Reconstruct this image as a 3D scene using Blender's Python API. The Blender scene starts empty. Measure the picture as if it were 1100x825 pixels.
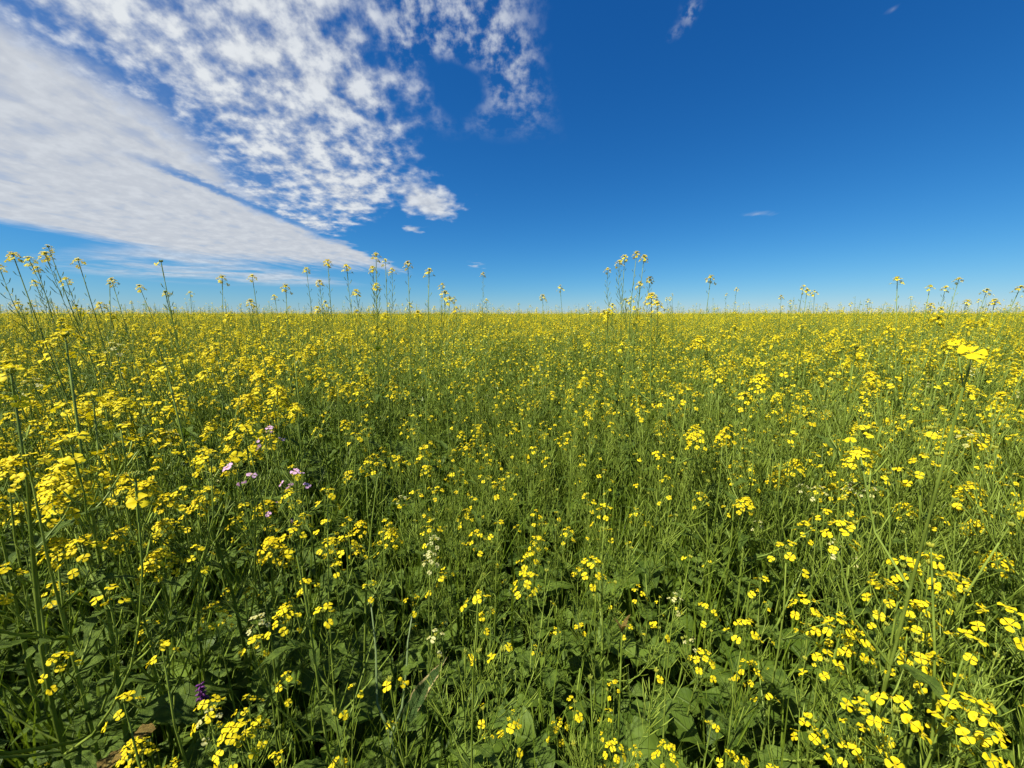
import bpy, math, random
import numpy as np
from mathutils import Vector, Matrix, Euler, Quaternion
R = math.radians
PI = math.pi
sc = bpy.context.scene
COL = sc.collection

# ------------------------------------------------------------------ camera
CAM_H = 1.2
PITCH = R(10.2)
FPX = 413.0                                   # focal length in photograph pixels (1100 wide)
cam_d = bpy.data.cameras.new('camera')
cam_d.sensor_width = 36.0
cam_d.lens = 36.0 * FPX / 1100.0
cam_d.clip_start = 0.02
cam_d.clip_end = 20000
cam = bpy.data.objects.new('camera', cam_d)
cam.location = (0, 0, CAM_H)
cam.rotation_euler = (R(90) - PITCH, 0, 0)
COL.objects.link(cam)
sc.camera = cam

# ------------------------------------------------------------------ render and exposure
sc.render.engine = 'CYCLES'
sc.cycles.use_denoising = True
sc.cycles.denoiser = 'OPENIMAGEDENOISE'
sc.cycles.adaptive_threshold = 0.02
sc.cycles.max_bounces = 4
sc.cycles.diffuse_bounces = 2
sc.cycles.glossy_bounces = 2
sc.cycles.transmission_bounces = 3
sc.cycles.transparent_max_bounces = 4
sc.cycles.caustics_reflective = False
sc.cycles.caustics_refractive = False
sc.view_settings.view_transform = 'Standard'
sc.view_settings.look = 'None'
sc.view_settings.gamma = 1.0
sc.view_settings.exposure = 0.75
sc.view_settings.use_curve_mapping = False

# ------------------------------------------------------------------ sun and sky
SUN_EL, SUN_AZ = R(57), R(-122)               # azimuth from +Y towards +X: left and a little behind
S_DIR = Vector((math.sin(SUN_AZ) * math.cos(SUN_EL), math.cos(SUN_AZ) * math.cos(SUN_EL), math.sin(SUN_EL)))
sun_d = bpy.data.lights.new('sun', 'SUN')
sun_d.energy = 5.0
sun_d.angle = R(0.53)
sun_d.color = (1.0, 0.95, 0.86)
sun = bpy.data.objects.new('sun', sun_d)
sun.rotation_euler = S_DIR.to_track_quat('Z', 'Y').to_euler()
COL.objects.link(sun)

world = bpy.data.worlds.new('World')
sc.world = world
world.use_nodes = True


class NT:
    """small helper to write node maths as expressions"""
    def __init__(self, tree):
        self.t = tree
        self.t.nodes.clear()

    def node(self, kind, **kw):
        n = self.t.nodes.new(kind)
        for k, v in kw.items():
            setattr(n, k, v)
        return n

    def link(self, a, b):
        self.t.links.new(a, b)

    def put(self, sock, v):
        if isinstance(v, bpy.types.NodeSocket):
            self.t.links.new(v, sock)
        else:
            sock.default_value = v

    def m(self, op, a, b=None, c=None, clamp=False):
        n = self.node('ShaderNodeMath', operation=op)
        n.use_clamp = clamp
        for i, v in enumerate((a, b, c)):
            if v is not None:
                self.put(n.inputs[i], v)
        return n.outputs[0]

    def add(self, *a):
        r = a[0]
        for b in a[1:]:
            r = self.m('ADD', r, b)
        return r

    def mul(self, *a):
        r = a[0]
        for b in a[1:]:
            r = self.m('MULTIPLY', r, b)
        return r

    def sub(self, a, b):
        return self.m('SUBTRACT', a, b)

    def sm(self, x, a, b, lo=0.0, hi=1.0):
        """smoothstep from a to b"""
        n = self.node('ShaderNodeMapRange', interpolation_type='SMOOTHSTEP')
        self.put(n.inputs['Value'], x)
        if a > b:
            a, b, lo, hi = b, a, hi, lo
        n.inputs['From Min'].default_value = a
        n.inputs['From Max'].default_value = b
        n.inputs['To Min'].default_value = lo
        n.inputs['To Max'].default_value = hi
        return n.outputs['Result']

    def noise(self, vec, scale, detail=3.0, rough=0.55, dist=0.0, out='Fac'):
        n = self.node('ShaderNodeTexNoise')
        if vec is not None:
            self.put(n.inputs['Vector'], vec)
        n.inputs['Scale'].default_value = scale
        n.inputs['Detail'].default_value = detail
        n.inputs['Roughness'].default_value = rough
        n.inputs['Distortion'].default_value = dist
        return n.outputs[out]

    def xyz(self, x, y, z=0.0):
        n = self.node('ShaderNodeCombineXYZ')
        for i, v in enumerate((x, y, z)):
            self.put(n.inputs[i], v)
        return n.outputs[0]

    def sep(self, v):
        n = self.node('ShaderNodeSeparateXYZ')
        self.link(v, n.inputs[0])
        return n.outputs

    def mix(self, f, a, b, blend='MIX'):
        n = self.node('ShaderNodeMix', data_type='RGBA', blend_type=blend)
        self.put(n.inputs[0], f)
        for s, v in ((n.inputs[6], a), (n.inputs[7], b)):
            if isinstance(v, tuple) and len(v) == 3:
                v = v + (1.0,)
            self.put(s, v)
        return n.outputs[2]


def build_world():
    w = NT(world.node_tree)
    out = w.node('ShaderNodeOutputWorld')
    bg = w.node('ShaderNodeBackground')
    bg.inputs['Strength'].default_value = 0.061
    w.link(bg.outputs[0], out.inputs['Surface'])
    sky = w.node('ShaderNodeTexSky', sky_type='NISHITA')
    sky.sun_disc = False
    sky.sun_elevation = SUN_EL
    sky.sun_rotation = SUN_AZ
    sky.altitude = 300
    sky.air_density = 1.0
    sky.dust_density = 0.0
    sky.ozone_density = 6.0
    # the camera's rendering of blue: less red, a little less green
    sp = w.node('ShaderNodeSeparateColor')
    w.link(sky.outputs[0], sp.inputs[0])
    cb = w.node('ShaderNodeCombineColor')
    w.link(w.mul(w.m('POWER', sp.outputs[0], 1.69), 0.143), cb.inputs[0])
    w.link(w.mul(w.m('POWER', sp.outputs[1], 1.09), 0.642), cb.inputs[1])
    w.link(w.mul(w.m('POWER', sp.outputs[2], 0.85), 1.366), cb.inputs[2])
    skyc = cb.outputs[0]

    tc = w.node('ShaderNodeTexCoord')
    dx, dy, dz = w.sep(tc.outputs['Generated'])
    up = w.m('MAXIMUM', dz, 0.025)
    X0, Y0 = w.m('DIVIDE', dx, up), w.m('DIVIDE', dy, up)      # a level cloud deck of height 1
    P = w.xyz(X0, Y0)
    wn = w.node('ShaderNodeTexNoise')
    w.link(P, wn.inputs['Vector'])
    wn.inputs['Scale'].default_value = 1.6
    wn.inputs['Detail'].default_value = 4.0
    wx, wy, _ = w.sep(wn.outputs['Color'])
    far = w.sm(Y0, 1.5, 8.0, 0.22, 0.9)
    X = w.add(X0, w.mul(w.sub(wx, 0.5), far))
    Y = w.add(Y0, w.mul(w.sub(wy, 0.5), far))
    n_big = w.noise(P, 1.9, 3.0)
    rr = w.m('POWER', w.add(w.mul(X0, X0), w.mul(Y0, Y0), 0.05), -0.23)   # puffs have height: seen low they do not flatten fully
    Xc, Yc = w.mul(X0, rr), w.mul(Y0, rr)
    n_cell = w.noise(w.xyz(Xc, w.mul(Yc, 0.9)), 14.0, 5.0, 0.48, 0.1)
    n_fine = w.noise(w.xyz(Xc, Yc, 4.0), 34.0, 3.0, 0.6)
    n_str = w.noise(w.xyz(w.mul(X0, 1.6), w.mul(Y0, 0.35), 7.0), 3.0, 4.0, 0.6, 0.3)
    vis = w.sm(dz, 0.03, 0.075)

    # smooth bank on the left
    be = w.sub(X, w.add(-1.78, w.mul(w.sm(Y0, 1.9, 4.2), -0.66)))      # distance from the bank's upper edge
    bank = w.mul(w.sm(w.add(X, w.mul(w.sub(n_str, 0.5), 0.8)), -5.8, -5.1), w.sm(w.add(be, w.mul(w.sub(n_cell, 0.5), 0.45)), 0.12, -0.16), w.sm(w.add(Y, w.mul(X, -0.55), w.mul(w.sub(n_str, 0.5), 4.0)), 11.6, 8.6))
    bank_a = w.mul(bank, w.sm(w.add(n_cell, w.mul(n_str, 0.6), w.mul(w.sm(Y0, 1.5, 5.0), 0.06)), 0.50, 0.84, 0.70, 0.96))
    streak = w.mul(w.sm(w.m('ABSOLUTE', w.add(X0, 2.40, w.mul(w.sub(n_fine, 0.5), 0.16))), 0.12, 0.01), w.sm(Y0, 2.5, 3.1), w.sm(Y0, 7.0, 4.2))
    bank_a = w.mul(bank_a, w.sub(1.0, w.mul(streak, 0.8)))
    # rippled puffs between the bank and the open blue
    dY = w.m('MAXIMUM', w.sub(Y, 1.7), 0.0)
    edge = w.m('MAXIMUM', w.add(-0.40, w.mul(dY, -0.10), w.mul(dY, dY, -0.115)), -3.1)
    inside = w.sub(edge, X)                                     # > 0 inside the cloud field
    puff_m = w.mul(w.sm(w.add(inside, w.mul(w.sub(n_cell, 0.5), 0.5)), -0.05, 0.26), w.sm(be, -0.20, 0.08), w.sub(1.0, w.mul(streak, 0.8)), w.sm(Y, 10.5, 8.0))
    gap = w.m('MAXIMUM', w.mul(w.sm(w.m('ABSOLUTE', w.sub(be, 0.12)), 0.24, 0.03), w.sm(Y, 4.5, 2.6)), w.mul(w.sm(X0, -1.45, -1.75), w.sm(Y0, 2.4, 3.0), 0.75))
    cov = w.add(w.mul(n_cell, 1.05), w.mul(w.sub(n_big, 0.5), 0.50), w.mul(w.sub(n_fine, 0.5), 0.36),
                w.mul(gap, -0.15), w.mul(w.sm(inside, 0.0, 0.45), 0.08), w.mul(w.sm(Y0, 2.0, 6.0), 0.07))
    puff_a = w.mul(puff_m, w.add(w.sm(cov, 0.33, 0.80, 0.0, 0.92), w.mul(w.sm(inside, 0.1, 0.7), 0.10)))
    # thin torn veil at the upper right of the field
    veil_m = w.mul(w.sm(X, -0.55, -0.35), w.sm(w.add(X, w.mul(w.sub(Y, 1.5), -0.2)), 0.14, -0.06), w.sm(Y, 2.5, 1.6))
    hole = w.sm(w.m('SQRT', w.add(w.m('POWER', w.mul(w.add(X, 0.27), 1.0), 2.0), w.m('POWER', w.mul(w.add(Y, -1.98), 0.55), 2.0))), 0.20, 0.10)
    veil_a = w.mul(veil_m, w.sub(1.0, hole), w.sm(w.add(n_cell, w.mul(w.sub(n_fine, 0.5), 0.7), w.mul(w.sub(n_big, 0.5), 0.4)), 0.34, 0.78, 0.0, 0.72))

    def blob(cx, cy, rx, ry, lo, hi, amp, src=None):
        q = w.m('SQRT', w.add(w.m('POWER', w.mul(w.sub(X, cx), 1 / rx), 2.0), w.m('POWER', w.mul(w.sub(Y, cy), 1 / ry), 2.0)))
        return w.sm(w.add(w.sub(1.0, q), w.mul(w.sub(src or n_cell, 0.5), 1.6)), lo, hi, 0.0, amp)

    parts = [bank_a, puff_a, veil_a,
             blob(-0.76, 3.7, 0.34, 0.75, 0.0, 0.75, 0.92),
             blob(-1.15, 4.75, 0.16, 0.30, 0.1, 0.8, 0.7),
             blob(-0.67, 8.2, 0.16, 0.7, 0.2, 0.9, 0.45),
             w.mul(blob(0.60, 1.52, 0.06, 0.14, 0.0, 1.2, 0.38), w.sm(n_fine, 0.38, 0.62)),
             blob(2.42, 4.05, 0.26, 0.16, 0.2, 1.3, 0.42, n_str),
             blob(1.25, 1.50, 0.04, 0.05, 0.4, 1.3, 0.3)]
    # low streaks of cirrus above the horizon on the left
    n_cir = w.noise(w.xyz(w.mul(X0, 0.55), w.mul(Y0, 0.5), 2.0), 1.1, 5.0, 0.6, 0.4)
    cir = w.mul(w.sm(X, -11.5, -8.0), w.sm(X, -4.6, -6.0), w.sm(w.add(Y, w.mul(X, 0.55)), 2.2, 3.6), w.sm(Y, 15.0, 11.0))
    parts.append(w.mul(cir, w.sm(n_cir, 0.34, 0.62, 0.0, 0.72)))
    clear = 1.0
    for a in parts:
        clear = w.mul(w.m('SUBTRACT', 1.0, a, clamp=True), clear) if not isinstance(clear, float) else w.m('SUBTRACT', 1.0, a, clamp=True)
    alpha = w.mul(w.sub(1.0, clear), vis)
    bright = w.sm(w.add(n_cell, w.mul(w.sub(n_fine, 0.5), 0.5), w.mul(bank, -0.06)), 0.34, 0.70)
    cloud = w.mix(w.mul(bright, w.sub(1.0, w.mul(bank, 0.55))), (5.6, 5.95, 6.5), (7.5, 7.85, 8.2))
    w.link(w.mix(alpha, skyc, cloud), bg.inputs['Color'])


build_world()
world.cycles.sampling_method = 'MANUAL'
world.cycles.sample_map_resolution = 256

# ------------------------------------------------------------------ materials
MATS = {}


def plant_mat(name, dark, light, trans, rough, spec=0.3, scale=14.0, leafy=False, vein=0.0, dry=0.0, rnd=0.25, tcol=None):
    mt = bpy.data.materials.new(name)
    mt.use_nodes = True
    n = NT(mt.node_tree)
    out = n.node('ShaderNodeOutputMaterial')
    pb = n.node('ShaderNodeBsdfPrincipled')
    pb.inputs['Roughness'].default_value = rough
    pb.inputs['Specular IOR Level'].default_value = spec
    oi = n.node('ShaderNodeObjectInfo')
    geo = n.node('ShaderNodeNewGeometry')
    tc = n.node('ShaderNodeTexCoord')
    rv = n.mul(oi.outputs['Random'], 31.0)
    v = n.node('ShaderNodeVectorMath', operation='ADD')
    n.link(tc.outputs['Object'], v.inputs[0])
    n.link(n.xyz(rv, rv, rv), v.inputs[1])
    f = n.noise(v.outputs[0], scale, 3.0, 0.6)
    f = n.add(n.sm(f, 0.32, 0.68), n.mul(n.sub(oi.outputs['Random'], 0.5), rnd * 2))
    f = n.m('ADD', f, n.mul(n.sub(geo.outputs['Random Per Island'], 0.5), rnd), clamp=True)
    col = n.mix(f, dark, light)
    if leafy:
        at = n.node('ShaderNodeAttribute', attribute_name='leafuv')
        lu, lv, _ = n.sep(at.outputs['Vector'])
        au = n.m('ABSOLUTE', lu)
        rib = n.sm(au, 0.10, 0.02)
        side = n.m('FRACT', n.add(n.mul(lv, 9.0), n.mul(au, -1.5)))
        side = n.sm(n.m('ABSOLUTE', n.sub(side, 0.5)), 0.09, 0.02)
        vn = n.m('MAXIMUM', rib, n.mul(side, 0.55))
        col = n.mix(n.mul(vn, vein), col, (0.22, 0.30, 0.09))
        fine = n.noise(v.outputs[0], 120.0, 2.0)
        if dry > 0:
            edge = n.sm(n.add(n.mul(au, 0.8), n.mul(lv, 0.55), n.mul(n.sub(f, 0.5), 0.3)), 0.92, 1.12)
            col = n.mix(n.mul(edge, dry), col, (0.60, 0.48, 0.20))
        bp = n.node('ShaderNodeBump')
        bp.inputs['Strength'].default_value = 0.8
        bp.inputs['Distance'].default_value = 0.004
        n.link(n.add(n.mul(vn, -0.6), n.mul(fine, 0.5)), bp.inputs['Height'])
        n.link(bp.outputs[0], pb.inputs['Normal'])
    n.link(col, pb.inputs['Base Color'])
    if trans > 0:
        tr = n.node('ShaderNodeBsdfTranslucent')
        n.link(n.mix(1.0, col, tcol or (1.0, 1.0, 0.6), 'MULTIPLY'), tr.inputs['Color'])
        mx = n.node('ShaderNodeMixShader')
        mx.inputs[0].default_value = trans
        n.link(pb.outputs[0], mx.inputs[1])
        n.link(tr.outputs[0], mx.inputs[2])
        n.link(mx.outputs[0], out.inputs['Surface'])
    else:
        n.link(pb.outputs[0], out.inputs['Surface'])
    MATS[name] = mt
    return mt


MAT_ORDER = ['stem', 'petal', 'leaf', 'bud', 'pod', 'cream_petal', 'pink_petal', 'purple_petal', 'dry_leaf', 'grass', 'blue_stem', 'edge_leaf', 'weed', 'anther', 'brown_leaf']
STEM, PETAL, LEAF, BUD, POD, CREAM, PINK, PURPLE, DRY, GRASS, BSTEM, EDGE, WEED, ANTHER, BROWN = range(15)
plant_mat('stem', (0.105, 0.155, 0.014), (0.225, 0.295, 0.042), 0.0, 0.5, 0.35)
plant_mat('petal', (0.70, 0.53, 0.006), (0.80, 0.69, 0.016), 0.30, 0.6, 0.15, scale=60, rnd=0.35, tcol=(1, 0.95, 0.5))
plant_mat('leaf', (0.060, 0.108, 0.009), (0.150, 0.225, 0.026), 0.36, 0.55, 0.28, leafy=True, vein=0.22, scale=9)
plant_mat('bud', (0.20, 0.25, 0.03), (0.42, 0.42, 0.04), 0.15, 0.5)
plant_mat('pod', (0.170, 0.235, 0.020), (0.325, 0.420, 0.062), 0.2, 0.42, 0.4)
plant_mat('cream_petal', (0.50, 0.48, 0.14), (0.60, 0.59, 0.28), 0.3, 0.6, 0.15, scale=60)
plant_mat('pink_petal', (0.58, 0.30, 0.50), (0.72, 0.48, 0.64), 0.3, 0.6, 0.15, scale=60, tcol=(1, .9, 1))
plant_mat('purple_petal', (0.050, 0.008, 0.060), (0.17, 0.035, 0.20), 0.15, 0.5, 0.3, scale=90, tcol=(1, .8, 1))
plant_mat('dry_leaf', (0.14, 0.085, 0.018), (0.27, 0.19, 0.045), 0.2, 0.7, 0.2, leafy=True, vein=0.3)
plant_mat('grass', (0.105, 0.170, 0.012), (0.220, 0.305, 0.030), 0.35, 0.45, 0.35)
plant_mat('blue_stem', (0.075, 0.120, 0.030), (0.150, 0.205, 0.070), 0.0, 0.5, 0.35)
plant_mat('edge_leaf', (0.050, 0.095, 0.022), (0.100, 0.165, 0.040), 0.25, 0.5, 0.3, leafy=True, vein=0.3, dry=1.0)
plant_mat('weed', (0.080, 0.135, 0.009), (0.160, 0.230, 0.022), 0.25, 0.5, 0.35)
plant_mat('anther', (0.45, 0.36, 0.02), (0.62, 0.46, 0.03), 0.0, 0.6)
plant_mat('brown_leaf', (0.10, 0.050, 0.018), (0.20, 0.10, 0.03), 0.1, 0.7, 0.2)


def soil_mat():
    mt = bpy.data.materials.new('soil')
    mt.use_nodes = True
    n = NT(mt.node_tree)
    out = n.node('ShaderNodeOutputMaterial')
    pb = n.node('ShaderNodeBsdfPrincipled')
    pb.inputs['Roughness'].default_value = 0.95
    tc = n.node('ShaderNodeTexCoord')
    a = n.noise(tc.outputs['Object'], 3.0, 6.0, 0.65)
    b = n.noise(tc.outputs['Object'], 40.0, 4.0, 0.6)
    col = n.mix(n.sm(a, 0.35, 0.65), (0.045, 0.032, 0.020), (0.095, 0.070, 0.045))
    n.link(n.mix(n.sm(b, 0.55, 0.7), col, (0.05, 0.06, 0.02)), pb.inputs['Base Color'])
    bp = n.node('ShaderNodeBump')
    bp.inputs['Strength'].default_value = 0.8
    bp.inputs['Distance'].default_value = 0.02
    n.link(b, bp.inputs['Height'])
    n.link(bp.outputs[0], pb.inputs['Normal'])
    n.link(pb.outputs[0], out.inputs['Surface'])
    return mt


# ------------------------------------------------------------------ geometry as arrays
class Geo:
    __slots__ = ('V', 'Q', 'M', 'U')

    def __init__(self, V, Q, M, U=None):
        self.V = np.asarray(V, float).reshape(-1, 3)
        self.Q = np.asarray(Q, int).reshape(-1, 4)            # a triangle has -1 last
        self.M = np.full(len(self.Q), M, int) if np.isscalar(M) else np.asarray(M, int)
        self.U = np.tile([0.6, 0.5, 0.0], (len(self.V), 1)) if U is None else np.asarray(U, float)

    def xf(self, m):
        m = np.array(m)
        return Geo(self.V @ m[:3, :3].T + m[:3, 3], self.Q, self.M, self.U)

    def remat(self, a, b):
        return Geo(self.V, self.Q, np.where(self.M == a, b, self.M), self.U)


def merge(gs):
    gs = [g for g in gs if g is not None and len(g.V)]
    o, Q = 0, []
    for g in gs:
        Q.append(np.where(g.Q >= 0, g.Q + o, -1))
        o += len(g.V)
    return Geo(np.concatenate([g.V for g in gs]), np.concatenate(Q), np.concatenate([g.M for g in gs]), np.concatenate([g.U for g in gs]))


def tube(pts, rad, n=5, mat=STEM, cap=True):
    pts = np.asarray(pts, float)
    k = len(pts)
    rad = np.asarray(rad, float) * np.ones(k)
    T = np.gradient(pts, axis=0)
    T /= np.linalg.norm(T, axis=1)[:, None] + 1e-12
    ref = np.array([0.31, 0.17, 0.93]) if abs(T[0][2]) < 0.8 else np.array([0.95, 0.3, 0.05])
    A = np.cross(T, ref)
    A /= np.linalg.norm(A, axis=1)[:, None] + 1e-12
    B = np.cross(T, A)
    th = np.arange(n) * 2 * PI / n
    V = (pts[:, None, :] + rad[:, None, None] * (np.cos(th)[None, :, None] * A[:, None, :] + np.sin(th)[None, :, None] * B[:, None, :])).reshape(-1, 3)
    Q = []
    for i in range(k - 1):
        for j in range(n):
            a, b = i * n + j, i * n + (j + 1) % n
            Q.append((a, b, b + n, a + n))
    if cap:
        V = np.vstack([V, pts[-1:] + T[-1:] * rad[-1]])
        for j in range(n):
            Q.append(((k - 1) * n + j, (k - 1) * n + (j + 1) % n, len(V) - 1, -1))
    return Geo(V, Q, mat)


def mesh_from(name, g, smooth=True):
    me = bpy.data.meshes.new(name)
    nv, nf = len(g.V), len(g.Q)
    cnt = np.where(g.Q[:, 3] >= 0, 4, 3)
    me.vertices.add(nv)
    me.vertices.foreach_set('co', g.V.ravel())
    flat = g.Q.ravel()
    flat = flat[flat >= 0]
    me.loops.add(len(flat))
    me.loops.foreach_set('vertex_index', flat.astype(np.int32))
    me.polygons.add(nf)
    me.polygons.foreach_set('loop_start', np.concatenate([[0], np.cumsum(cnt)[:-1]]).astype(np.int32))
    used = sorted(set(g.M.tolist()))
    for u in used:
        me.materials.append(MATS[MAT_ORDER[u]])
    lut = np.zeros(32, int)
    for i, u in enumerate(used):
        lut[u] = i
    me.polygons.foreach_set('material_index', lut[g.M].astype(np.int32))
    me.polygons.foreach_set('use_smooth', np.full(nf, smooth))
    at = me.attributes.new('leafuv', 'FLOAT_VECTOR', 'POINT')
    at.data.foreach_set('vector', g.U.astype(np.float32).ravel())
    me.update(calc_edges=True)
    return me


def frame(p, z, scale=1.0, spin=0.0):
    """4x4 with local z along z"""
    q = Vector(z).normalized().to_track_quat('Z', 'Y')
    return Matrix.Translation(Vector(p)) @ q.to_matrix().to_4x4() @ Matrix.Rotation(spin, 4, 'Z') @ Matrix.Scale(scale, 4)


# ------------------------------------------------------------------ flowers and heads
def petal_geo(rng, lod, mat):
    """one petal along +x, radius about 1"""
    if lod == 0:
        L = [0.05, 0.30, 0.55, 0.80, 1.0]
        W = [0.07, 0.15, 0.40, 0.50, 0.30]
        lift = rng.uniform(0.02, 0.55)
        ruf = rng.uniform(0, 6.28)
        V, Q = [], []
        for l, ww in zip(L, W):
            z = lift * math.sin(l * 1.9) - 0.20 * l * l
            for u in (-1, 0, 1):
                V.append((l - 0.05 * abs(u) * l, u * ww, z + 0.20 * abs(u) * ww * rng.uniform(0.0, 1.6) + 0.07 * l * math.sin(ruf + u * 2.2 + l * 5)))
        for i in range(4):
            for j in range(2):
                a = i * 3 + j
                Q.append((a, a + 1, a + 4, a + 3))
        return Geo(V, Q, mat)
    z = rng.uniform(-0.05, 0.25)
    return Geo([(0.05, 0, 0), (0.62, -0.46, z), (1.0, 0, z + 0.02), (0.62, 0.46, z)], [(0, 1, 2, 3)], mat)


def flower_geo(rng, lod, mat=PETAL):
    gs = []
    for k in range(4):
        a = k * PI / 2 + rng.uniform(-0.16, 0.16) + (0.12 if k % 2 else -0.12)
        s = rng.uniform(0.88, 1.06)
        gs.append(petal_geo(rng, lod, mat).xf(Matrix.Rotation(a, 4, 'Z') @ Matrix.Scale(s, 4)))
    if lod == 0:
        for k in range(4):
            a = k * PI / 2 + 0.7
            gs.append(tube([(0, 0, -0.15), (0.05 * math.cos(a), 0.05 * math.sin(a), 0.15), (0.11 * math.cos(a), 0.11 * math.sin(a), 0.30)], [0.05, 0.035, 0.06], 3, ANTHER))
        gs.append(tube([(0, 0, -0.38), (0, 0, -0.1), (0, 0, 0.1)], [0.06, 0.13, 0.08], 4, BUD))
    return merge(gs)


def bud_geo(p, d, size, n=4):
    d = Vector(d).normalized()
    p = Vector(p)
    return tube([p, p + d * size * 0.45, p + d * size], [size * 0.16, size * 0.30, size * 0.10], n, BUD)


def head_layout(rng, n, spread=1.0, fr0=0.0070):
    """flower positions on a raceme tip whose axis is +z; returns (attach, pos, normal, radius)"""
    out = []
    a0 = rng.uniform(0, 6.28)
    for i in range(n):
        fr = (i + 0.5) / n
        a = a0 + i * 2.39996 + rng.uniform(-0.25, 0.25)
        ph = R(18 + 74 * fr ** 0.8 + rng.uniform(-8, 8))
        ln = (0.009 + 0.013 * fr ** 0.6) * spread * rng.uniform(0.85, 1.15)
        d = Vector((math.cos(a) * math.sin(ph), math.sin(a) * math.sin(ph), math.cos(ph)))
        at = Vector((0, 0, -0.028 * spread * fr))
        nr = (d * 0.75 + Vector((0, 0, 0.55)) + Vector((rng.uniform(-.25, .25), rng.uniform(-.25, .25), 0))).normalized()
        out.append((at, at + d * ln, nr, fr0 * rng.uniform(0.9, 1.12)))
    return out


def head_frame_geo(rng, lay, nb, lod=0):
    gs = [tube([(0, 0, -0.04), (0, 0, -0.015), (0, 0, 0.002)], [0.0012, 0.0011, 0.0009], 4 if lod == 0 else 3, STEM)]
    for at, p, nr, r in lay:
        gs.append(tube([at, at.lerp(p, 0.6) + Vector((0, 0, -0.0008)), p], 0.00045, 3, STEM, cap=False))
    for i in range(nb):
        a = i * 2.4 + rng.random()
        rr = 0.0035 * math.sqrt(i / max(nb, 1)) + 0.0006
        gs.append(bud_geo((rr * math.cos(a) * 0.6, rr * math.sin(a) * 0.6, 0.001), (math.cos(a) * rr * 90, math.sin(a) * rr * 90, 1), rng.uniform(0.004, 0.006), 4 if lod == 0 else 3))
    return merge(gs)


class Head:
    """one head shape: layout, frame mesh, full meshes"""
    def __init__(self, seed, n, nb, spread, mat=PETAL, fr0=0.0070):
        rng = random.Random(seed)
        self.n, self.mat = n, mat
        self.lay = head_layout(rng, n, spread, fr0)
        self.frame = head_frame_geo(rng, self.lay, nb)
        self.flower_m = []
        full, low = [self.frame], [head_frame_geo(rng, self.lay[::3], min(nb, 3), 1)]
        for at, p, nr, r in self.lay:
            m = frame(p, nr, r, rng.uniform(0, 6.28))
            k = rng.randrange(NFL)
            self.flower_m.append((m, k))
            full.append(FLOWER0[k].remat(PETAL, mat).xf(m))
            low.append(FLOWER1[k].remat(PETAL, mat).xf(m))
        self.full = merge(full)
        self.low = merge(low)
        self._fm = self._lm = None

    @property
    def frame_mesh(self):
        if self._fm is None:
            self._fm = mesh_from('flower_head', self.frame)
        return self._fm

    @property
    def full_mesh(self):
        if self._lm is None:
            self._lm = mesh_from('flower_head', self.full)
        return self._lm


NFL = 10
_r = random.Random(5)
FLOWER0 = [flower_geo(_r, 0) for _ in range(NFL)]
FLOWER1 = [flower_geo(_r, 1) for _ in range(NFL)]
FLOWER_MESH = {}


def flower_mesh(k, mat):
    if (k, mat) not in FLOWER_MESH:
        FLOWER_MESH[(k, mat)] = mesh_from('flower', FLOWER0[k].remat(PETAL, mat))
    return FLOWER_MESH[(k, mat)]


HEADS_SMALL = [Head(100 + i, n, 7, 0.95) for i, n in enumerate((2, 3, 4, 5, 6, 8))]
HEADS_BIG = [Head(200 + i, n, 10, 1.02, fr0=0.0061) for i, n in enumerate((7, 10, 14, 18, 24, 30))]
HEADS_BUD = [Head(300 + i, n, 12, 0.8) for i, n in enumerate((0, 1, 2))]
HEADS_TIGHT = [Head(350 + i, n, 9, 0.72, fr0=0.0062) for i, n in enumerate((6, 8, 10, 13))]
HEADS_LOOSE = [Head(380 + i, n, 8, 1.40, fr0=0.0080) for i, n in enumerate((3, 5, 6, 8, 11))]
HEADS_CREAM = [Head(400 + i, n, 6, 0.95, CREAM, fr0=0.0058) for i, n in enumerate((5, 8, 10))]
HEADS_PINK = [Head(500 + i, n, 3, 1.35, PINK, fr0=0.0075) for i, n in enumerate((3, 5))]


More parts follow.
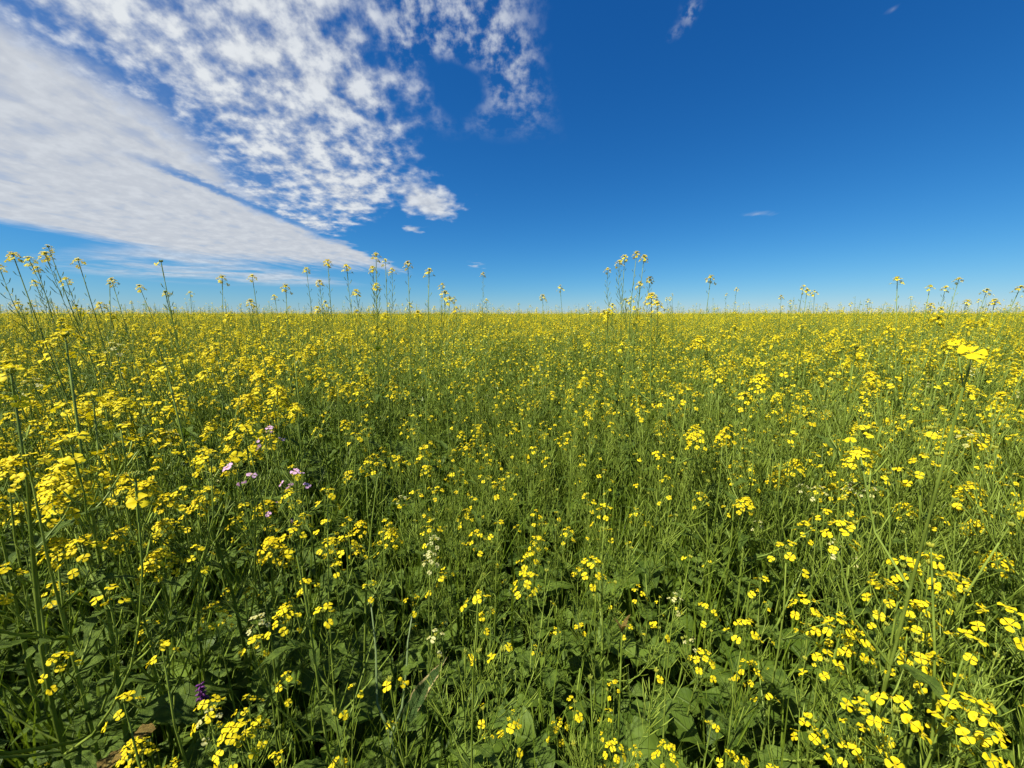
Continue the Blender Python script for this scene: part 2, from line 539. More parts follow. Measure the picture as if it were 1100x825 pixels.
# ------------------------------------------------------------------ leaves
def leaf_geo(seed, kind, nseg=20, mat=LEAF, arch=None):
    """unit-length leaf from the origin along +x, z up"""
    rng = random.Random(seed)
    ph = [rng.uniform(0, 6.28) for _ in range(6)]
    a0 = R(rng.uniform(30, 60)) if arch is None else arch[0]
    a1 = R(rng.uniform(-50, 5)) if arch is None else arch[1]
    x = z = 0.0
    V, U, Q = [], [], []
    cols = (-1, -0.6, -0.25, 0, 0.25, 0.6, 1)
    side_bend = rng.uniform(-0.12, 0.12)
    for i in range(nseg + 1):
        v = i / nseg
        if kind == 'lyrate':
            t = max(0.0, (v - 0.40) / 0.60)
            w = 0.235 * (math.sin(PI * min(1, t) ** 0.75)) ** 0.65 if 0 < t < 1 else 0.0
            if v < 0.46:
                s = v / 0.46
                w = max(w, 0.012 + 0.085 * s * max(0.0, math.sin(s * 3 * PI + 0.4)) ** 0.8)
            tooth = 1 + 0.13 * math.sin(v * 46 + ph[0]) * min(1, v * 2) + 0.07 * math.sin(v * 83 + ph[1])
        elif kind == 'round':
            t = max(0.0, (v - 0.30) / 0.70)
            w = 0.32 * (math.sin(PI * t ** 0.8)) ** 0.55 if 0 < t < 1 else 0.0
            w = max(w, 0.014)
            tooth = 1 + 0.10 * math.sin(v * 40 + ph[0]) + 0.05 * math.sin(v * 77 + ph[1])
        else:
            t = v
            w = max(0.004, 0.105 * math.sin(PI * t ** 0.72) ** 0.9 if 0 < t < 1 else 0.0)
            tooth = 1 + 0.10 * math.sin(v * 50 + ph[0])
        if i == nseg:
            w = 0.004
        ang = a0 + (a1 - a0) * v ** 1.2
        if i:
            x += math.cos(ang) / nseg
            z += math.sin(ang) / nseg
        for u in cols:
            asym = 1 + 0.12 * math.sin(v * 11 + ph[2]) * (1 if u > 0 else -1)
            y = u * w * (tooth if abs(u) == 1 else 1) * asym
            zz = z + 0.22 * abs(y) + 0.055 * w * math.sin(v * 37 + ph[5]) * math.cos(u * 7 + v * 9) + 0.26 * w * math.sin(v * 19 + ph[3] + (1.7 if u > 0 else 0)) * u * u + 0.02 * math.sin(v * 30 + ph[4]) * abs(u) * (w > 0.05)
            V.append((x - 0.10 * abs(y) * math.sin(ang), y + side_bend * v * v, zz))
            U.append((u, v, 0))
    for i in range(nseg):
        for j in range(6):
            a = i * 7 + j
            Q.append((a, a + 1, a + 8, a + 7))
    g = Geo(V, Q, mat, U)
    # petiole and midrib underside
    rib = np.array([V[i * 7 + 3] for i in range(0, int(nseg * 0.8), 2)]) - np.array([0, 0, 0.004])
    return merge([g, tube(rib, np.linspace(0.010, 0.003, len(rib)), 4, LEAF)])


LEAF_G = {'lyrate': [leaf_geo(11 + i, 'lyrate', 22) for i in range(7)],
          'round': [leaf_geo(41 + i, 'round', 18) for i in range(5)],
          'lance': [leaf_geo(71 + i, 'lance', 12) for i in range(6)]}
LEAF_LOW = {'lyrate': [leaf_geo(11 + i, 'lyrate', 9) for i in range(7)],
            'round': [leaf_geo(41 + i, 'round', 8) for i in range(5)],
            'lance': [leaf_geo(71 + i, 'lance', 6) for i in range(6)]}
LEAF_MESH = {k: [mesh_from('leaf', g) for g in v] for k, v in LEAF_G.items()}


# ------------------------------------------------------------------ plants
def pod_geo(p, axis, out_dir, ln, sides, fat=1.0):
    axis = Vector(axis).normalized()
    out_dir = Vector(out_dir).normalized()
    p = Vector(p)
    p1 = p + (out_dir * 0.8 + axis * 0.6).normalized() * 0.010
    d2 = (out_dir * 0.42 + axis * 0.9).normalized()
    p2 = p1 + d2 * ln * 0.5
    p3 = p2 + (d2 * 0.9 + axis * 0.25).normalized() * ln * 0.5
    if sides < 3:
        s = axis.cross(out_dir).normalized() * 0.0011 * fat
        return Geo([p, p1 - s, p1 + s, p2 + s, p2 - s, p3], [(0, 1, 2, -1), (1, 2, 3, 4), (4, 3, 5, -1)], POD)
    return tube([p, p1, p1.lerp(p2, 0.3), p2.lerp(p3, 0.55), p3], [0.0005, 0.0005, 0.0011 * fat, 0.0011 * fat, 0.0003], sides, POD, cap=False)


class Plant:
    """a plant form with its base at the origin"""
    def __init__(self, seed, H=0.95, nbr=4, stem_r=0.004, heads=None, pods=(8, 16), wide=1.0, leaves=6, big_leaves=3,
                 leaf_kind=('lance',), pod_len=0.038, lean=0.06, stem_mat=STEM, split=(0.45, 0.85), drop=(0.02, 0.22), bare=0.5, leaf_len=(0.05, 0.10), big_len=(0.14, 0.24), big_t=(0.03, 0.38)):
        rng = random.Random(seed)
        heads = heads or HEADS_SMALL
        self.stems, self.low = [], []
        az0 = rng.uniform(0, 6.28)
        lx, ly = rng.uniform(-lean, lean) * H, rng.uniform(-lean, lean) * H
        wob = rng.uniform(0.004, 0.014)
        wp = rng.uniform(0, 6.28)

        def axis(t):
            return Vector((lx * t * t + wob * math.sin(t * 7 + wp) * t, ly * t * t + wob * math.cos(t * 6 + wp) * t, H * t))
        pts = [axis(i / 9) for i in range(10)]
        rad = [stem_r * (1 - 0.70 * (i / 9)) for i in range(10)]
        self.stem = tube(pts, rad, 6, stem_mat)
        self.low.append(tube(pts[2::2] + [pts[-1]], rad[2::2] + [rad[-1]], 3, stem_mat, cap=False))
        self.branches, self.heads, self.pods, self.leaves = [], [], [], []
        shoots = [(pts, rad, 0.55 + 0.2 * rng.random())]
        for b in range(nbr):
            f = split[0] + (split[1] - split[0]) * (b + rng.random() * 0.7) / max(nbr, 1)
            az = az0 + b * 2.4 + rng.uniform(-0.4, 0.4)
            p0 = axis(f)
            zt = H * (1 - rng.uniform(*drop))
            rise = max(0.06, zt - p0.z)
            out = rise * math.tan(R(rng.uniform(14, 30))) * wide + 0.015
            o = Vector((math.cos(az), math.sin(az), 0))
            bp = []
            for i in range(7):
                t = i / 6
                bp.append(p0 + o * out * (1 - (1 - t) ** 1.9) + Vector((0, 0, rise * t ** 1.12)) + Vector((rng.uniform(-1, 1), rng.uniform(-1, 1), 0)) * 0.002 * (i > 0))
            r0 = stem_r * (1 - 0.7 * f) * 0.75
            br = [r0 * (1 - 0.6 * i / 6) for i in range(7)]
            self.branches.append(tube(bp, br, 5, stem_mat))
            self.low.append(tube(bp[::2], br[::2], 3, stem_mat, cap=False))
            shoots.append((bp, br, 0.35 + 0.3 * rng.random()))
            if rng.random() < 0.85:
                self.leaves.append((self._lm(p0, az, rng.uniform(*leaf_len)), 'lance', rng.randrange(6)))
        for pts_, rad_, st in shoots:
            tip, d = pts_[-1], (pts_[-1] - pts_[-2]).normalized()
            h = rng.choice(heads)
            m = frame(tip + d * 0.03, d, rng.uniform(0.9, 1.15), rng.uniform(0, 6.28))
            self.heads.append((m, h))
            # bare tip between shoot end and head
            npod = rng.randint(*pods)
            gs, gl = [], []
            L = len(pts_) - 1
            for k in range(npod):
                t = st + (0.985 - st) * (k + rng.random() * 0.6) / npod
                i = min(L - 1, int(t * L))
                p = pts_[i].lerp(pts_[i + 1], t * L - i)
                ax = (pts_[i + 1] - pts_[i]).normalized()
                a = k * 2.39996
                od = Vector((math.cos(a), math.sin(a), 0))
                ln = pod_len * (1.15 - 0.75 * (t - st) / (1 - st)) * rng.uniform(0.8, 1.2)
                gs.append(pod_geo(p, ax, od, ln, 3))
                if k % 2 == 0:
                    gl.append(pod_geo(p, ax, od, ln, 2, 1.5))
            if gs:
                self.pods.append(merge(gs))
                self.low += gl
        for k in range(leaves):
            t = 0.18 + 0.5 * (k + rng.random()) / max(leaves, 1)
            self.leaves.append((self._lm(axis(t), az0 + k * 2.4, rng.uniform(*leaf_len) * 1.2), rng.choice(leaf_kind), rng.randrange(5)))
        for k in range(big_leaves):
            t = big_t[0] + (big_t[1] - big_t[0]) * (k + rng.random()) / max(big_leaves, 1)
            self.leaves.append((self._lm(axis(t), az0 + 1 + k * 2.1 + rng.uniform(-.4, .4), rng.uniform(*big_len)), rng.choice(('lyrate', 'lyrate', 'round')), rng.randrange(5)))
        self.H = max((m.translation.z for m, h in self.heads))
        self.top = max((m.translation for m, h in self.heads), key=lambda v: v.z).copy()
        self._me = None
        self._tilt = rng

    def _lm(self, p, az, ln):
        return Matrix.Translation(p) @ Matrix.Rotation(az, 4, 'Z') @ Matrix.Scale(ln, 4)

    def low_geo(self):
        gs = list(self.low)
        for m, h in self.heads:
            gs.append(h.low.xf(m))
        for m, k, i in self.leaves:
            gs.append(LEAF_LOW[k][i].xf(m))
        return merge(gs)

    def meshes(self):
        if self._me is None:
            self._me = (mesh_from('stem', self.stem), [mesh_from('branch', g) for g in self.branches], [mesh_from('seed_pods', g) for g in self.pods])
        return self._me


def put(name, me, parent, m=None, kind=None):
    o = bpy.data.objects.new(name, me)
    COL.objects.link(o)
    o.parent = parent
    if m is not None:
        o.matrix_local = m
    if kind:
        o['kind'] = kind
    return o


def root_at(name, loc, rz, s, tilt=(0, 0), label='', cat='plant', group=None):
    e = bpy.data.objects.new(name, None)
    e.empty_display_size = 0.05
    COL.objects.link(e)
    e.location = loc
    e.rotation_euler = Euler((tilt[0], tilt[1], 0), 'XYZ').to_matrix().to_4x4().to_euler() if rz is None else (Euler((tilt[0], tilt[1], 0), 'XYZ').to_matrix() @ Matrix.Rotation(rz, 3, 'Z')).to_euler()
    e.scale = (s, s, s)
    e['label'] = label
    e['category'] = cat
    if group:
        e['group'] = group
    return e


def place(pl, name, loc, rz, s, tilt, label, group=None, near=False, cat='plant'):
    e = root_at(name, loc, rz, s, tilt, label, cat, group)
    st, br, pd = pl.meshes()
    put('stem', st, e)
    for b in br:
        put('branch', b, e)
    for p in pd:
        put('seed_pods', p, e, kind='stuff')
    for m, k, i in pl.leaves:
        put('leaf', LEAF_MESH[k][i], e, m)
    for m, h in pl.heads:
        if near and h.n:
            o = put('flower_head', h.frame_mesh, e, m)
            for fm, k in h.flower_m:
                put('flower', flower_mesh(k, h.mat), o, fm)
        else:
            put('flower_head', h.full_mesh, e, m)
    return e


# photograph pixel -> world
CT, ST = math.cos(PITCH), math.sin(PITCH)


def at(px, py, depth):
    x, y = (px - 550) / FPX, (412.5 - py) / FPX
    return Vector((x * depth, depth * (CT + y * ST), CAM_H + depth * (-ST + y * CT)))


def project(p):
    v = Vector(p) - Vector((0, 0, CAM_H))
    dep = v.y * CT - v.z * ST
    if dep < 0.05:
        return None
    up = v.y * ST + v.z * CT
    return 550 + FPX * v.x / dep, 412.5 - FPX * up / dep, dep


# ------------------------------------------------------------------ ground
def ground():
    rng = random.Random(3)
    rings = [0, 0.4, 0.8, 1.2, 1.7, 2.3, 3, 4, 6, 9, 14, 25, 60, 200, 800, 3000, 9000]
    V, Q = [(0, 0, 0)], []
    n = 64
    for r in rings[1:]:
        for j in range(n):
            a = j * 2 * PI / n
            V.append((r * math.cos(a), r * math.sin(a), rng.uniform(-0.02, 0.02) if r < 30 else 0.0))
    for j in range(n):
        Q.append((0, 1 + j, 1 + (j + 1) % n, -1))
    for i in range(len(rings) - 2):
        for j in range(n):
            a, b = 1 + i * n + j, 1 + i * n + (j + 1) % n
            Q.append((a, a + n, b + n, b))
    g = Geo(V, Q, 0)
    me = mesh_from('ground', g)
    me.materials.clear()
    me.materials.append(soil_mat())
    o = bpy.data.objects.new('ground', me)
    COL.objects.link(o)
    o['kind'] = 'structure'
    o['label'] = 'dark bare soil under the flowering crop'


ground()


# ------------------------------------------------------------------ uncountable cover: one object with its own scatter points
def stuff(name, protos, pts, label, cat):
    """protos: list of Geo; pts: rows (proto, x, y, z, rx, ry, rz, scale). The mesh holds the forms and the points."""
    g = merge(protos)
    pid = np.concatenate([np.full(len(p.V), i) for i, p in enumerate(protos)])
    pts = np.asarray(pts, float)
    nP = len(pts)
    full = Geo(np.vstack([g.V, pts[:, 1:4]]), g.Q, g.M, np.vstack([g.U, np.zeros((nP, 3))]))
    me = mesh_from(name, full)
    N = len(g.V)
    a = me.attributes.new('form', 'INT', 'POINT')
    a.data.foreach_set('value', np.concatenate([pid, 1000 + pts[:, 0]]).astype(np.int32))
    a = me.attributes.new('turn', 'FLOAT_VECTOR', 'POINT')
    a.data.foreach_set('vector', np.vstack([np.zeros((N, 3)), pts[:, 4:7]]).astype(np.float32).ravel())
    a = me.attributes.new('size', 'FLOAT', 'POINT')
    a.data.foreach_set('value', np.concatenate([np.ones(N), pts[:, 7]]).astype(np.float32))
    o = bpy.data.objects.new(name, me)
    COL.objects.link(o)
    o['kind'] = 'stuff'
    o['label'] = label
    o['category'] = cat
    t = bpy.data.node_groups.new(name + '_scatter', 'GeometryNodeTree')
    t.interface.new_socket('Geometry', in_out='INPUT', socket_type='NodeSocketGeometry')
    t.interface.new_socket('Geometry', in_out='OUTPUT', socket_type='NodeSocketGeometry')
    gi, go = t.nodes.new('NodeGroupInput'), t.nodes.new('NodeGroupOutput')
    jn = t.nodes.new('GeometryNodeJoinGeometry')

    def named(nm, dt):
        n = t.nodes.new('GeometryNodeInputNamedAttribute')
        n.data_type = dt
        n.inputs['Name'].default_value = nm
        return n.outputs['Attribute']
    form, turn, size = named('form', 'INT'), named('turn', 'FLOAT_VECTOR'), named('size', 'FLOAT')
    e2r = t.nodes.new('FunctionNodeEulerToRotation')
    t.links.new(turn, e2r.inputs[0])

    def only(i):
        c = t.nodes.new('FunctionNodeCompare')
        c.data_type = 'INT'
        c.operation = 'EQUAL'
        t.links.new(form, c.inputs[2])
        c.inputs[3].default_value = i
        s = t.nodes.new('GeometryNodeSeparateGeometry')
        s.domain = 'POINT'
        t.links.new(gi.outputs[0], s.inputs['Geometry'])
        t.links.new(c.outputs[0], s.inputs['Selection'])
        return s.outputs['Selection']
    for i in range(len(protos)):
        ins = t.nodes.new('GeometryNodeInstanceOnPoints')
        t.links.new(only(1000 + i), ins.inputs['Points'])
        t.links.new(only(i), ins.inputs['Instance'])
        t.links.new(e2r.outputs[0], ins.inputs['Rotation'])
        t.links.new(size, ins.inputs['Scale'])
        t.links.new(ins.outputs[0], jn.inputs[0])
    t.links.new(jn.outputs[0], go.inputs[0])
    md = o.modifiers.new('scatter', 'NODES')
    md.node_group = t
    return o


# ------------------------------------------------------------------ plant forms
rng = random.Random(20)
SLENDER = [Plant(1000 + i, H=0.93, nbr=5 + i % 3, stem_r=0.0032, heads=HEADS_SMALL + HEADS_BUD, pods=(12, 20), leaves=4, big_leaves=3, wide=0.8, pod_len=0.044) for i in range(8)]
FULL = [Plant(1100 + i, H=0.93, nbr=4 + i % 3, stem_r=0.0042, heads=HEADS_BIG + HEADS_SMALL[2:5] + HEADS_BUD[2:], pods=(6, 12), leaves=4, big_leaves=3, wide=1.05, pod_len=0.024) for i in range(8)]
BUSHY = [Plant(1050 + i, H=0.93, nbr=8 + i % 3, stem_r=0.0036, heads=HEADS_SMALL[:4] + HEADS_BUD * 2, pods=(14, 22), leaves=4, big_leaves=3, wide=0.75, pod_len=0.050, split=(0.22, 0.82), drop=(0.0, 0.30)) for i in range(7)]
LOOSE = [Plant(1150 + i, H=0.93, nbr=3 + i % 3, stem_r=0.0040, heads=HEADS_LOOSE + HEADS_BUD[:1], pods=(7, 12), leaves=4, big_leaves=3, wide=1.1, pod_len=0.040) for i in range(8)]
LOWP = [Plant(1200 + i, H=0.93, nbr=2 + i % 2, stem_r=0.0052, heads=HEADS_SMALL[:3] + HEADS_BUD, pods=(4, 10), leaves=5, big_leaves=12, wide=1.0, leaf_kind=('lance', 'round', 'lyrate'), leaf_len=(0.08, 0.15), big_len=(0.12, 0.24), big_t=(0.06, 0.80)) for i in range(6)]
TALL = [Plant(1300 + i, H=1.35, nbr=3 + i % 2, stem_r=0.0036, heads=HEADS_TIGHT, pods=(14, 22), leaves=4, big_leaves=3, wide=0.42, drop=(0.02, 0.22), split=(0.55, 0.8), pod_len=0.026, lean=0.03) for i in range(6)]
POLE = [Plant(1400 + i, H=1.35, nbr=1, stem_r=0.0032, heads=HEADS_TIGHT, pods=(14, 20), leaves=3, big_leaves=2, wide=0.4, drop=(0.05, 0.2), split=(0.6, 0.8), pod_len=0.024, lean=0.03) for i in range(4)]
SPIRE = [Plant(1450 + i, H=1.25, nbr=2, stem_r=0.0030, heads=HEADS_BUD[1:] + HEADS_TIGHT[:3], pods=(12, 18), leaves=3, big_leaves=2, wide=0.5, drop=(0.03, 0.25), split=(0.55, 0.8), pod_len=0.024, lean=0.05) for i in range(4)]
CREAMP = [Plant(1500 + i, H=0.93, nbr=1 + i % 2, stem_r=0.0036, heads=HEADS_CREAM, pods=(6, 12), leaves=4, big_leaves=3, wide=0.9) for i in range(3)]
PINKP = [Plant(1600 + i, H=0.93, nbr=1, stem_r=0.0026, heads=HEADS_PINK, pods=(3, 6), leaves=4, big_leaves=2, wide=0.35) for i in range(2)]


def canopy(x, y):
    """height of the flowering tops, lower in the hollow in front of the camera"""
    h = 0.93 + 0.05 * math.sin(x * 2.1 + 0.7) * math.cos(y * 1.7) + 0.03 * math.sin(x * 5.3 + y * 4.1)
    d = ((x - 0.03) / 0.50) ** 2 + ((y - 0.35) / 0.75) ** 2
    h -= 0.27 * math.exp(-d)
    if x < -0.25:
        h += 0.10 * min(1, (-x - 0.25) / 0.4) * math.exp(-max(0, y - 1.0))
    return h


# ------------------------------------------------------------------ things singled out in the photograph
placed = []


def hero(pl, px, py, depth, label, name='mustard_plant', rz=None, near=False, group=None, lean=(0, 0)):
    """stand a plant so that its top head is at the given point of the place"""
    T = at(px, py, depth)
    s = T.z / pl.top.z
    rz = rng.uniform(0, 6.28) if rz is None else rz
    Rm = Euler((lean[0], lean[1], 0), 'XYZ').to_matrix() @ Matrix.Rotation(rz, 3, 'Z')
    s = T.z / (Rm @ pl.top).z
    off = Rm @ pl.top * s
    loc = (T.x - off.x, T.y - off.y, 0.0)
    placed.append((loc[0], loc[1]))
    return place(pl, name, loc, rz, s, lean, label, group, near)


HEROES_TALL = [
    (TALL[0], 14, 274, 1.15, 'tall leaning mustard stalk at the far left edge, head cut by blue sky', -0.16),
    (TALL[1], 52, 266, 1.30, 'tallest mustard stalk at the left, leaning against the sky with a double head', -0.16),
    (TALL[2], 84, 280, 1.35, 'tall mustard stalk with a drooping head just right of the tallest left stalk', -0.15),
    (TALL[3], 40, 288, 1.55, 'forked mustard stalk behind the two tallest stalks on the left', -0.15),
    (POLE[0], 120, 301, 1.45, 'thin mustard stalk with a round head, fourth from the left above the horizon', -0.12),
    (POLE[1], 150, 308, 1.6, 'short leaning mustard stalk under the low streaky cloud on the left', -0.14),
    (POLE[2], 178, 314, 1.9, 'small thin mustard stalk alone under the right end of the low cloud streak', -0.1),
    (POLE[3], 271, 297, 1.5, 'thin curved mustard stalk left of the middle stalks, standing before pale cloud', -0.06),
    (POLE[1], 307, 308, 1.35, 'short mustard stalk with a bright head between two thin curved stalks', -0.03),
    (POLE[2], 329, 289, 1.9, 'slim stalk with a small head, left neighbour of the pod-covered spire', -0.06),
    (TALL[4], 352, 281, 1.8, 'pod-covered mustard spire left of the tall middle cluster', 0.0),
    (TALL[5], 404, 274, 1.5, 'tallest stalk of the middle cluster with stacked yellow heads', 0.0),
    (TALL[1], 414, 280, 1.7, 'tall thin stalk close behind the tallest stalk of the middle cluster', 0.02),
    (POLE[0], 438, 283, 1.5, 'straight stalk with a round head, centre of the middle cluster', 0.0),
    (TALL[2], 461, 291, 1.3, 'stalk with the largest bright head at the right of the middle cluster', 0.02),
    (POLE[3], 475, 306, 1.6, 'short stalk with a pale head right of the middle cluster', 0.02),
    (POLE[1], 519, 294, 2.6, 'thin grey-green stalk under the small lone cloud', 0.0),
    (POLE[2], 583, 318, 1.9, 'short round-headed stalk just right of the picture middle above the horizon', 0.0),
    (TALL[0], 671, 276, 1.75, 'left stalk of the tall trio standing alone on the right half', 0.0),
    (TALL[3], 684, 272, 1.7, 'middle and tallest stalk of the tall trio on the right half', 0.0),
    (TALL[4], 692, 276, 1.75, 'right stalk of the tall trio on the right half', 0.02),
    (FULL[0], 700, 318, 1.5, 'leafy flowering mustard at the foot of the tall trio', 0.0),
    (POLE[0], 867, 312, 1.7, 'lone round-headed stalk above the horizon right of the tall trio', 0.0),
    (POLE[3], 999, 308, 1.7, 'stalk with a yellow head, left of the bare-tipped spire at the right', 0.02),
    (TALL[5], 1030, 300, 2.0, 'dark bare-tipped spire, the tallest stalk at the right edge', 0.06),
    (POLE[1], 1060, 312, 1.8, 'slanting stalk just right of the dark bare-tipped spire', 0.14),
    (POLE[2], 1069, 323, 1.5, 'short stalk with a round head under the slanting stalk at the right', 0.05),
    (TALL[2], 1096, 309, 1.5, 'branched stalk cut by the right edge of the picture', 0.14),
]
for i, (pl, px, py, dep, lab, ln) in enumerate(HEROES_TALL):
    hero(pl, px, py, dep, lab, lean=(rng.uniform(-0.03, 0.03), ln), group='tall stalks rising above the horizon')

HEROES_NEAR = [
    (FULL[1], 70, 362, 0.59, 'mustard plant with a large domed head on a dark bent stalk, upper left', True),
    (FULL[2], 178, 392, 0.74, 'mustard plant with a broad flat head left of the pale stalks, below the left spires', True),
    (FULL[3], 12, 402, 0.51, 'mustard plant filling the left edge with layered yellow heads', True),
    (FULL[4], 100, 428, 0.70, 'mustard plant with many flat heads inside the left thicket', True),
    (FULL[5], 30, 495, 0.51, 'thick-stemmed branching mustard at the left edge below the layered heads', True),
    (FULL[6], 205, 478, 0.84, 'mustard plant with wide flat heads left of the pink flowers', True),
    (FULL[7], 120, 520, 0.65, 'mustard plant with a stack of heads on dark forked branches, lower left', True),
    (FULL[0], 60, 585, 0.56, 'dark-stemmed mustard with heads in tiers near the lower left corner', True),
    (FULL[2], 262, 588, 0.87, 'mustard plant with a round dense head left of the brightest near head', True),
    (FULL[5], 314, 572, 0.58, 'mustard plant carrying the brightest yellow near head, left of the middle', True),
    (LOOSE[0], 228, 655, 0.68, 'small mustard plant with a loose yellow cluster above the broad left leaves', True),
    (LOOSE[1], 650, 548, 0.78, 'slender mustard with two loose clusters right of the picture middle', True),
    (LOOSE[2], 520, 618, 0.75, 'slender mustard with a loose cluster near the centre above dark leaves', True),
    (LOOSE[3], 652, 742, 0.62, 'slender mustard with a ladder of flowers at the bottom, right of the middle', True),
    (LOOSE[4], 660, 735, 0.75, 'slender mustard with five spread flowers above the ladder of flowers', True),
    (LOOSE[5], 760, 655, 0.72, 'slender mustard with a small tight cluster in the lower right middle', True),
    (LOOSE[6], 800, 672, 0.62, 'slender mustard leaning right with a fan of flowers, lower right middle', True),
    (LOOSE[1], 845, 590, 0.63, 'mustard plant with three open near flowers right of the middle', True),
    (LOOSE[3], 1000, 588, 0.48, 'mustard plant with large open four-petalled flowers at the right', True),
    (LOOSE[6], 970, 610, 0.57, 'mustard plant with a long row of flowers left of the large open flowers', True),
    (LOOSE[4], 1040, 690, 0.46, 'mustard plant with a curved row of flowers at the right behind a pale stalk', True),
    (LOOSE[7], 985, 690, 0.48, 'mustard plant with a flat amber head left of the curved row of flowers', True),
    (LOOSE[0], 1045, 765, 0.41, 'mustard plant with big open flowers in the lower right corner', True),
    (LOOSE[2], 930, 745, 0.52, 'mustard plant with a few upright flowers beside the crossing pale stalks', True),
    (LOOSE[7], 875, 775, 0.55, 'mustard plant with a short cluster at the bottom edge on the right', True),
    (LOOSE[0], 905, 672, 0.57, 'mustard plant with paired flower clusters in the right foreground', True),
    (LOOSE[3], 1085, 565, 0.52, 'mustard plant with a single wide flower touching the right edge', True),
    (FULL[5], 890, 480, 1.03, 'mustard plant with a broad cluster above the white flowers on the right', True),
    (LOOSE[3], 305, 765, 0.79, 'short mustard with a single folded yellow flower, lower left of middle', True),
]
for pl, px, py, dep, lab, nr in HEROES_NEAR:
    hero(pl, px, py, dep, lab, near=nr)
for k, (px, py, dep, lab) in enumerate([
        (432, 535, 0.95, 'pale cream head right of a yellow cluster, left of the middle'),
        (462, 598, 0.72, 'cream-white spiky flower head in the middle of the picture, above green pods'),
        (276, 665, 0.62, 'cream flower plant beside the loose yellow cluster, lower left'),
        (862, 523, 0.95, 'plant with small white flowers beside a bright yellow cluster'),
        (915, 522, 0.9, 'white-flowered plant just below a wide yellow cluster on the right'),
        (1040, 466, 0.9, 'cream flat-topped plant near the right edge'),
        (880, 526, 0.85, 'tiny white four-petalled flowers on a thin plant, right of the middle')]):
    hero(CREAMP[k % 3], px, py, dep, lab, name='radish_plant', near=dep < 0.8, group='pale flowering radish plants')
hero(PINKP[0], 255, 505, 0.62, 'lilac-pink flowered plant in the left half, the pinkest flowers in the field', name='cuckoo_flower', near=True)
hero(PINKP[1], 288, 466, 0.85, 'faded pink flowered plant behind the lilac-pink one', name='cuckoo_flower', near=True)


# ---- the near open flowers at the upper right: petals can be told apart
def close_flower_plant():
    T = at(1053, 383, 0.34)
    base = Vector((T.x + 0.10, T.y + 0.14, 0))
    e = root_at('mustard_plant', base, 0.0, 1.0, (0, 0), 'mustard plant with two very near large open flowers at the upper right', 'plant')
    placed.append((base.x, base.y))
    tip = T - base
    ax = [Vector((0.02 * math.sin(t * 3), 0.01 * t, 0)) + Vector((tip.x * t ** 2, tip.y * t ** 2, (tip.z - 0.03) * t)) for t in [i / 9 for i in range(10)]]
    put('stem', mesh_from('stem', tube(ax, np.linspace(0.0032, 0.0011, 10), 7, STEM)), e)
    r2 = random.Random(77)
    for dx, dy, dz, rr in ((-0.008, 0, 0.003, 0.0092), (0.010, 0.014, -0.003, 0.0096), (0.002, 0.02, 0.008, 0.008)):
        c = tip + Vector((dx, dy, dz))
        put('pedicel', mesh_from('pedicel', tube([ax[-1], ax[-1].lerp(c, 0.6) + Vector((0, 0, -.003)), c], 0.0007, 5, STEM)), e)
        f = put('flower', mesh_from('flower', tube([(0, 0, -0.3), (0, 0, 0), (0, 0, 0.25)], [0.08, 0.13, 0.06], 6, ANTHER)), e,
                frame(c, (dx * 35 - 0.1, -0.45, 1), rr, r2.uniform(0, 6)))
        for k in range(4):
            pm = mesh_from('petal', petal_geo(r2, 0, PETAL))
            put('petal', pm, f, Matrix.Rotation(k * PI / 2 + r2.uniform(-.1, .1), 4, 'Z'))
    bl = HEADS_BIG[1]
    for k, (t, az) in enumerate(((5, 0.4), (6, 2.6), (7, 4.4))):
        o = Vector((math.cos(az), abs(math.sin(az)), 0)) * 0.07
        q = [ax[t], ax[t] + o * 0.6 + Vector((0, 0, 0.05)), ax[t] + o + Vector((0, 0, 0.14))]
        put('branch', mesh_from('branch', tube(q, [0.0018, 0.0014, 0.001], 5, STEM)), e)
        h = put('flower_head', bl.frame_mesh, e, frame(q[-1] + Vector((0, 0, 0.03)), (0, 0, 1), 1.0))
        for fm, kk in bl.flower_m:
            put('flower', flower_mesh(kk, PETAL), h, fm)
        put('seed_pods', mesh_from('seed_pods', merge([pod_geo(q[1].lerp(q[2], j / 7), (0, 0, 1), (math.cos(j * 2.4), math.sin(j * 2.4), 0), 0.03, 3) for j in range(7)])), e, kind='stuff')
    for k, t in enumerate((3, 4, 6)):
        put('leaf', LEAF_MESH['lance'][k], e, Matrix.Translation(ax[t]) @ Matrix.Rotation(k * 2.4, 4, 'Z') @ Matrix.Scale(0.09, 4))


close_flower_plant()


